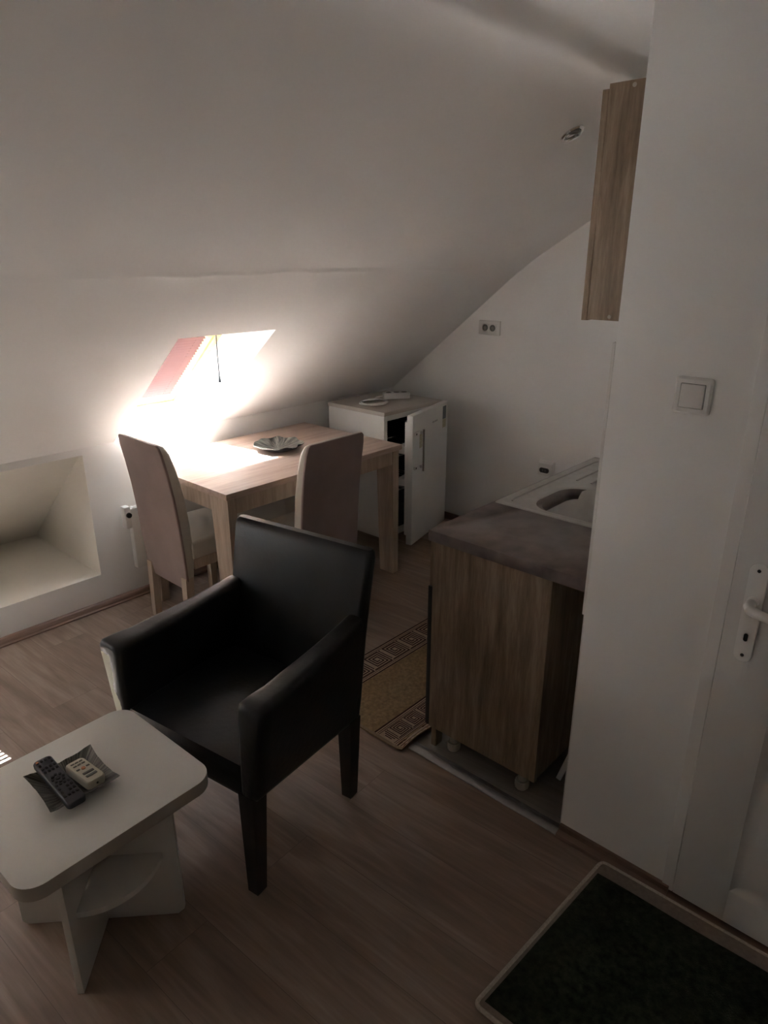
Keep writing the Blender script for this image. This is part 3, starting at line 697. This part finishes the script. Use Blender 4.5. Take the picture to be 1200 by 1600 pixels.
def foot(x, y):
    m = MB(); m.cyl((x, y, .088), (x, y, .030), .014, .014, 20).cyl((x, y, .032), (x, y, .004), .0225, .0235, 24, bev=.002).cyl((x, y, .0885), (x, y, .080), .022, .018, 20)
    for k_ in range(12):
        a = k_ * PI / 6; m.box(-.0015, .0015, .0225, .0248, .006, .028, mat=Matrix.Translation((x, y, 0)) @ Matrix.Rotation(a, 4, 'Z'))
    m.cyl((x, y, .004), (x, y, 0), .020, n=20); return m
for x in (1.712, 2.76):
    for y in (.925, 1.215): foot(x, y).build('foot', M['foot'], t, True)
MB().tube([(1.765, 1.265, .074), (1.76, 1.262, .04), (1.772, 1.258, .022), (1.80, 1.25, .030), (1.83, 1.245, .07)], .009, 12).build('drain_pipe', M['plastic'], t, True)
o = MB().box(1.651, 2.832, .737, 1.309, .822, .860, .003).build('worktop', M['worktop'])
# cut the sink hole
def sink_hole(o):
    c = MB().prism(rrect(.33, .33, .09, 8, 2.225, 1.00), 'z', .80, .88).build('cutter', M['dark'])
    md = o.modifiers.new('b', 'BOOLEAN'); md.object = c; md.operation = 'DIFFERENCE'; md.solver = 'EXACT'
    dg = bpy.context.evaluated_depsgraph_get(); me = bpy.data.meshes.new_from_object(o.evaluated_get(dg)); o.modifiers.clear(); o.data = me
    bpy.data.objects.remove(c)
sink_hole(o)
tag(o, 'dark stone-look worktop on the kitchen cabinet beside the partition', 'worktop')
t = thing('kitchen_sink', 'stainless steel inset sink with drainer set in the dark worktop', 'sink', (2.42, 1.02, .86))
SX0, SX1, SY0, SY1 = 2.022, 2.808, .745, 1.302
n = 64
def ring_rect(cx, cy, w, h, r, z): return [(x, y, z) for x, y in rrect(w, h, r, 15, cx, cy)]
cxs, cys = (SX0 + SX1) / 2, (SY0 + SY1) / 2; Wd, Hd = SX1 - SX0, SY1 - SY0
bxc, byc, bw_, bh_ = 2.222, 1.02, .315, .34
b = MB()
b.loft([ring_rect(cxs, cys, Wd, Hd, .012, .8605), ring_rect(cxs, cys, Wd - .004, Hd - .004, .012, .8635), ring_rect(cxs, cys, Wd - .030, Hd - .030, .03, .8640), ring_rect(cxs, cys, Wd - .046, Hd - .046, .03, .8612),
        ring_rect(bxc, byc, bw_ + .05, bh_ + .05, .115, .8612), ring_rect(bxc, byc, bw_ + .03, bh_ + .03, .108, .8640), ring_rect(bxc, byc, bw_ + .008, bh_ + .008, .10, .8622), ring_rect(bxc, byc, bw_ - .004, bh_ - .004, .095, .853),
        ring_rect(bxc, byc, bw_ - .02, bh_ - .02, .09, .76), ring_rect(bxc, byc, bw_ - .07, bh_ - .07, .07, .718), ring_rect(bxc, byc, .08, .08, .039, .712)], cap=False)
b.face(ring_rect(bxc, byc, .08, .08, .039, .712))
b.build('basin', M['steel'], t, True)
MB().cyl((bxc, byc, .7125), (bxc, byc, .7155), .038, .036, 28).build('drain', M['chrome'], t, True)
b = MB()
for i in range(6):
    y = 1.20 - i * .062; b.tube([(2.455, y, .8612), (2.47, y, .8628), (2.76, y, .8628), (2.775, y, .8612)], .0042, 8)
b.tube([(2.075, 1.258, .8615), (2.10, 1.268, .8625), (2.74, 1.268, .8625), (2.765, 1.262, .8618)], .004, 8)
b.build('drainer_ridge', M['steel'], t, True)
# a loose white board leaning behind the cabinet
t_ = MB().box(-.004, .004, -.009, .009, 0, .20, .001).build('board_offcut', M['white_board'])
t_.location = (1.735, .787, .05); t_.rotation_euler = (math.radians(18), math.radians(-14), 0)
t_.location = (1.830, .850, .002)
tag(t_, 'narrow pale board offcut leaning in the gap behind the base cabinet', 'board')
# ------------------------------------------------------------------ wall cabinet
WX0, WX1, WY0, WY1, WZ0, WZ1 = 2.016, 2.816, YKIT + .001, 1.006, 1.520, 2.140
t = thing('wall_cabinet', 'oak-look wall cabinet hanging high beyond the partition', 'cabinet', ((WX0 + WX1) / 2, YKIT, WZ0))
b = MB(); b.box(WX0, WX0 + .018, WY0, WY1, WZ0, WZ1, .001)
b.build('side_panel', M['oak_v'], t, True)
MB().box(WX1 - .018, WX1, WY0, WY1, WZ0, WZ1, .001).build('side_panel', M['oak_v'], t, True)
MB().box(WX0 + .018, WX1 - .018, WY0, WY1, WZ0, WZ0 + .018).build('bottom_panel', M['white_board'], t, True)
MB().box(WX0 + .018, WX1 - .018, WY0, WY1, WZ1 - .018, WZ1).build('top_panel', M['white_board'], t, True)
MB().box(WX0 + .018, WX1 - .018, WY0, WY0 + .004, WZ0 + .018, WZ1 - .018).build('back_panel', M['white_board'], t, True)
for x0_, x1_ in ((WX0 + .002, (WX0 + WX1) / 2 - .002), ((WX0 + WX1) / 2 + .002, WX1 - .002)):
    dr = MB().box(x0_, x1_, WY1 + .002, WY1 + .020, WZ0 - .003, WZ1 - .012, .001).build('door', M['oak_v'], t, True)
    kx = x1_ - .04 if x0_ < 2.3 else x0_ + .04
    MB().cyl((kx, WY1 + .020, WZ0 + .05), (kx, WY1 + .040, WZ0 + .05), .008, n=16).build('knob', M['chrome'], dr, True)
for z in (WZ0 + .011, WZ1 - .012): MB().cyl((WX0 + .001, .935, z), (WX0 - .0018, .935, z), .0062, .0055, 16).build('screw_cap', M['foot'], t, True)
# ------------------------------------------------------------------ sockets and switch
def socket2(name, label, y0, y1, z0, z1, d, group=None):
    t = thing(name, label, 'socket', (XG, (y0 + y1) / 2, (z0 + z1) / 2), group=group)
    return t
t = socket2('double_socket', 'white double wall socket high on the gable wall', 2.352, 2.502, 1.252, 1.335, 0)
yc, zc = 2.428, 1.293
MB().box(XG - .011, XG + .0, yc - .076, yc + .076, zc - .042, zc + .042, .003).build('frame', M['plastic'], t, True)
for s in (-1, 1):
    c = yc + s * .0265
    i_ = MB().box(XG - .014, XG - .010, c - .024, c + .024, zc - .024, zc + .024, .002).build('insert', M['plastic'], t, True)
    MB().cyl((XG - .0138, c, zc), (XG - .0148, c, zc), .0195, .0195, 28).build('recess', M['ink'], i_, True)
    MB().cyl((XG - .0147, c, zc), (XG - .0152, c, zc), .010, .010, 16).box(XG - .0154, XG - .0147, c - .0025, c + .0025, zc + .013, zc + .019).box(XG - .0154, XG - .0147, c - .0025, c + .0025, zc - .019, zc - .013).build('contact', M['greyb'], i_, True)
t = socket2('wall_socket', 'white surface-mounted wall socket low on the gable wall above the sink', 1.9, 2.0, .45, .53, 0)
yc, zc = 1.965, .500
b = MB(); b.loft([[(XG, yc - .050, zc - .042), (XG, yc + .050, zc - .042), (XG, yc + .050, zc + .048), (XG, yc - .050, zc + .048)],
                  [(XG - .012, yc - .050, zc - .042), (XG - .012, yc + .050, zc - .042), (XG - .012, yc + .050, zc + .048), (XG - .012, yc - .050, zc + .048)],
                  [(XG - .040, yc - .042, zc - .036), (XG - .040, yc + .042, zc - .036), (XG - .030, yc + .042, zc + .034), (XG - .030, yc - .042, zc + .034)]])
b.build('housing', M['plastic'], t, True, smooth=False)
b = MB(); b.prism([(yc + p[0], zc + p[1]) for p in rrect(.062, .030, .013, 6, 0, -.004)], 'x', XG - .0405, XG - .034); b.build('recess', M['ink'], t, True)
b = MB(); b.box(XG - .0415, XG - .040, yc - .012, yc - .004, zc - .010, zc + .002).box(XG - .0415, XG - .040, yc + .004, yc + .012, zc - .010, zc + .002); b.build('contact', M['greyb'], t, True)
# light switch
t = thing('light_switch', 'square white light switch on the partition beside the door', 'light switch', (XP, .532, 1.400))
yc, zc = .5345, 1.4025
b = MB(); b.loft([[(XP, yc + a, zc + c) for a, c in rrect(.083, .083, .006, 4)], [(XP - .006, yc + a, zc + c) for a, c in rrect(.083, .083, .006, 4)], [(XP - .0105, yc + a, zc + c) for a, c in rrect(.074, .074, .005, 4)], [(XP - .0105, yc + a, zc + c) for a, c in rrect(.056, .056, .002, 4)], [(XP - .004, yc + a, zc + c) for a, c in rrect(.0555, .0555, .002, 4)]], cap=False)
b.face([(XP - .004, yc + a, zc + c) for a, c in rrect(.0555, .0555, .002, 4)], 0)
b.build('frame', M['plastic'], t, True)
MB().box(XP - .0045, XP - .0039, yc - .0277, yc + .0277, zc - .0277, zc + .0277).build('gap', M['dark'], t, True)
mr = Matrix.Translation((XP - .0085, yc, zc)) @ Matrix.Rotation(math.radians(2.5), 4, 'Y')
MB().box(-.004, .004, -.0262, .0262, -.0262, .0262, .0008, mat=mr).build('rocker', M['plastic'], t, True)
# ------------------------------------------------------------------ recessed ceiling spot
nrm = Vector((0, -(ZF - ZC) / (YC - YF), -1)).normalized(); lp = Vector((2.592, 1.424, upz(1.424)))
q = nrm.to_track_quat('Z', 'Y').to_matrix().to_4x4(); lm = Matrix.Translation(lp) @ q
t = thing('ceiling_spotlight', 'round chrome spotlight set in the sloping ceiling near the wall cabinet', 'spotlight', tuple(lp))
rings = []
for r_, z in ((.046, 0), (.046, .003), (.041, .0075), (.034, .006), (.031, .002), (.030, -.006)):
    rings.append([lm @ Vector((r_ * math.cos(2 * PI * k / 40), r_ * math.sin(2 * PI * k / 40), z)) for k in range(40)])
MB().loft(rings, cap=False).build('outer_ring', M['chrome'], t, True)
tm = lm @ Matrix.Rotation(math.radians(18), 4, 'X')
rings = []
for r_, z in ((.030, -.008), (.031, .004), (.028, .010), (.023, .010), (.021, .004), (.018, -.012)):
    rings.append([tm @ Vector((r_ * math.cos(2 * PI * k / 40), r_ * math.sin(2 * PI * k / 40), z)) for k in range(40)])
MB().loft(rings, cap=False).build('inner_ring', M['dchrome'], t, True)
MB().cyl(tm @ Vector((0, 0, -.010)), tm @ Vector((0, 0, -.003)), .0185, .0175, 28).build('lamp', M['ink'], t, True)
# ------------------------------------------------------------------ mats
MX0, MX1, MY0, MY1 = 1.566, 3.35, 1.340, 1.893
def matz(x, y):
    c = 0
    if y < 1.385: c += .022 * ((1.385 - y) / .045) ** 2 * math.exp(-((x - 1.66) / .10) ** 2)
    # lies over the metal strip's end
    return c + .0005
t = thing('kitchen_mat', 'tan floor mat with dark meander borders lying along the kitchen cabinet', 'mat', ((MX0 + MX1) / 2, (MY0 + MY1) / 2, 0))
th = .005
def sheet(mb, x0, x1, y0, y1, z, nu, nv, mi):
    f0 = lambda u, v: (lerp(x0, x1, u), lerp(y0, y1, v), matz(lerp(x0, x1, u), lerp(y0, y1, v)) + z)
    mb.grid(f0, nu, nv, mi)
b = MB(); nu, nv = 60, 24
sheet(b, MX0, MX1, MY0, MY1, th, nu, nv, 0); sheet(b, MX0, MX1, MY0, MY1, 0, nu, nv, 0)
for y in (MY0, MY1): b.grid(lambda u, v, y=y: (lerp(MX0, MX1, u), y, matz(lerp(MX0, MX1, u), y) + v * th), nu, 1, 0)
for x in (MX0, MX1): b.grid(lambda u, v, x=x: (x, lerp(MY0, MY1, u), matz(x, lerp(MY0, MY1, u)) + v * th), nv, 1, 0)
bmesh.ops.remove_doubles(b.bm, verts=b.bm.verts, dist=.0001)
b.build('pile', M['tan_mat'], t, True)
for y0, y1 in ((MY0, 1.490), (1.742, MY1)):
    b = MB(); sheet(b, MX0 + .012, MX1, y0, y1, th + .0006, 60, 8, 0)
    z = th + .0012
    yb0, yb1 = (y0 + .028, y1 - .0) if y0 < 1.4 else (y0, y1)
    def line(xa, ya, xb, yb_, w=.0055):
        x0_, x1_ = min(xa, xb) - w / 2, max(xa, xb) + w / 2; y0_, y1_ = min(ya, yb_) - w / 2, max(ya, yb_) + w / 2
        if x1_ > MX1 - .002 or x0_ < MX0 + .012: return
        sheet(b, x0_, x1_, y0_, y1_, z, max(1, int((x1_ - x0_) / .03)), max(1, int((y1_ - y0_) / .03)), 1)
    L0, L1 = MX0 + .016, MX1 - .006
    for yy, w_ in ((yb1 - .004, .007), (yb1 - .015, .003), (yb1 - .023, .003), (yb0 + .004, .007), (yb0 + .015, .003), (yb0 + .023, .003)): line(L0, yy, L1, yy, w_)
    if y0 < 1.4:
        for yy in (y0 + .006, y0 + .018): line(L0, yy, L1, yy, .004)
    ya, yb_ = yb0 + .029, yb1 - .029; S = yb_ - ya; x = MX0 + .02 - .04; g = S / 7.2
    while x < MX1:
        # square spiral with its connecting bars
        xa, xb = x, x + S; pts = [(x - g * 1.0, ya), (xb, ya), (xb, yb_), (xa + g, yb_), (xa + g, ya + g), (xb - g, ya + g), (xb - g, yb_ - g), (xa + 2 * g, yb_ - g), (xa + 2 * g, ya + 2 * g), (xb - 2 * g, ya + 2 * g), (xb - 2 * g, yb_ - 2 * g), (xa + 3 * g, yb_ - 2 * g), (xa + 3 * g, ya + 3 * g), (xb - 3 * g, ya + 3 * g)]
        for (p0, p1) in zip(pts[:-1], pts[1:]): line(*p0, *p1, w=g * .52)
        line(xb + g, ya + g, xb + g, yb_, g * .44); line(xb + g, yb_, xb + 1.2 * g, yb_, g * .44)
        x += S + 2 * g
    b.build('meander_border', [M['band_mat'], M['line_mat']], t, True, smooth=False)
b = MB(); sheet(b, MX0 - .001, MX0 + .012, MY0, MY1, th + .0012, 2, 24, 0); b.build('edge_binding', M['binding'], t, True)
# dark green rug by the door
t = thing('door_rug', 'dark green rug with beige bound border on the floor by the door', 'rug', (1.35, .1, 0))
ra = math.radians(-4.0)
rm = Matrix.Translation((1.598, .580, 0)) @ Matrix.Rotation(0, 4, 'Z')
def RP(u, v, z):   # u along -x, v along -y, slightly skewed as it lies
    return Vector((1.598 - u + v * .018, .578 + u * .060 - v, z))
RW, RL = .60, .95
def rsheet(b, u0, u1, v0, v1, z, nu=8, nv=12, mi=0, wob=0):
    b.grid(lambda a, c: RP(lerp(u0, u1, a), lerp(v0, v1, c), z + wob * (.0015 * math.sin(lerp(u0, u1, a) * 23) * math.sin(lerp(v0, v1, c) * 17))), nu, nv, mi)
b = MB(); rsheet(b, .05, RW - .02, .014, RL - .02, .0105, 20, 30, 0, 1)
b.build('pile', M['rug'], t, True)
b = MB()
R = [RP(0, 0, 0), RP(RW, 0, 0), RP(RW, RL, 0), RP(0, RL, 0)]
z0, z1 = .0008, .009
b.loft([quadring([p + Vector((0, 0, z)) for p in R], .018, 5) for z in (z0, z1)])
b.build('backing', M['rug_edge'], t, True)
b = MB(); ring = quadring([p + Vector((0, 0, .0065)) for p in R], .018, 5)
b.tube(ring, .006, 8, closed=True); b.build('edge_binding', M['rug_bind'], t, True)
# ------------------------------------------------------------------ light
sun = bpy.data.lights.new('sun', 'SUN'); so = bpy.data.objects.new('sun', sun); COL.objects.link(so)
so.rotation_euler = Vector((.23, -.404, -1)).to_track_quat('-Z', 'Y').to_euler(); so.location = (0, 6, 6)
sun.energy = 40; sun.angle = math.radians(.2); sun.color = (.84, .935, 1)
wd = bpy.data.worlds.new('sky'); sc.world = wd; wd.use_nodes = True
wt = wd.node_tree; bg = wt.nodes['Background']; bg.inputs['Strength'].default_value = 4.5; bg.inputs['Color'].default_value = (.84, .92, 1, 1)
for i, (a, b_) in enumerate(WIN):
    pl = bpy.data.lights.new('sky_portal', 'AREA'); pl.shape = 'RECTANGLE'; pl.size = b_ - a + .06; pl.size_y = .92
    po = bpy.data.objects.new('sky_portal', pl); COL.objects.link(po)
    po.location = wp((a + b_) / 2, 3.18, .08); po.rotation_euler = Vector((0, -.86, -1)).normalized().to_track_quat('-Z', 'Y').to_euler()
    pl.cycles.is_portal = True
sc.view_settings.view_transform = 'Standard'; sc.view_settings.look = 'None'; sc.view_settings.gamma = 1
sc.view_settings.use_curve_mapping = False; sc.view_settings.exposure = 2.6
sc.cycles.max_bounces = 12; sc.cycles.diffuse_bounces = 8; sc.cycles.transparent_max_bounces = 16
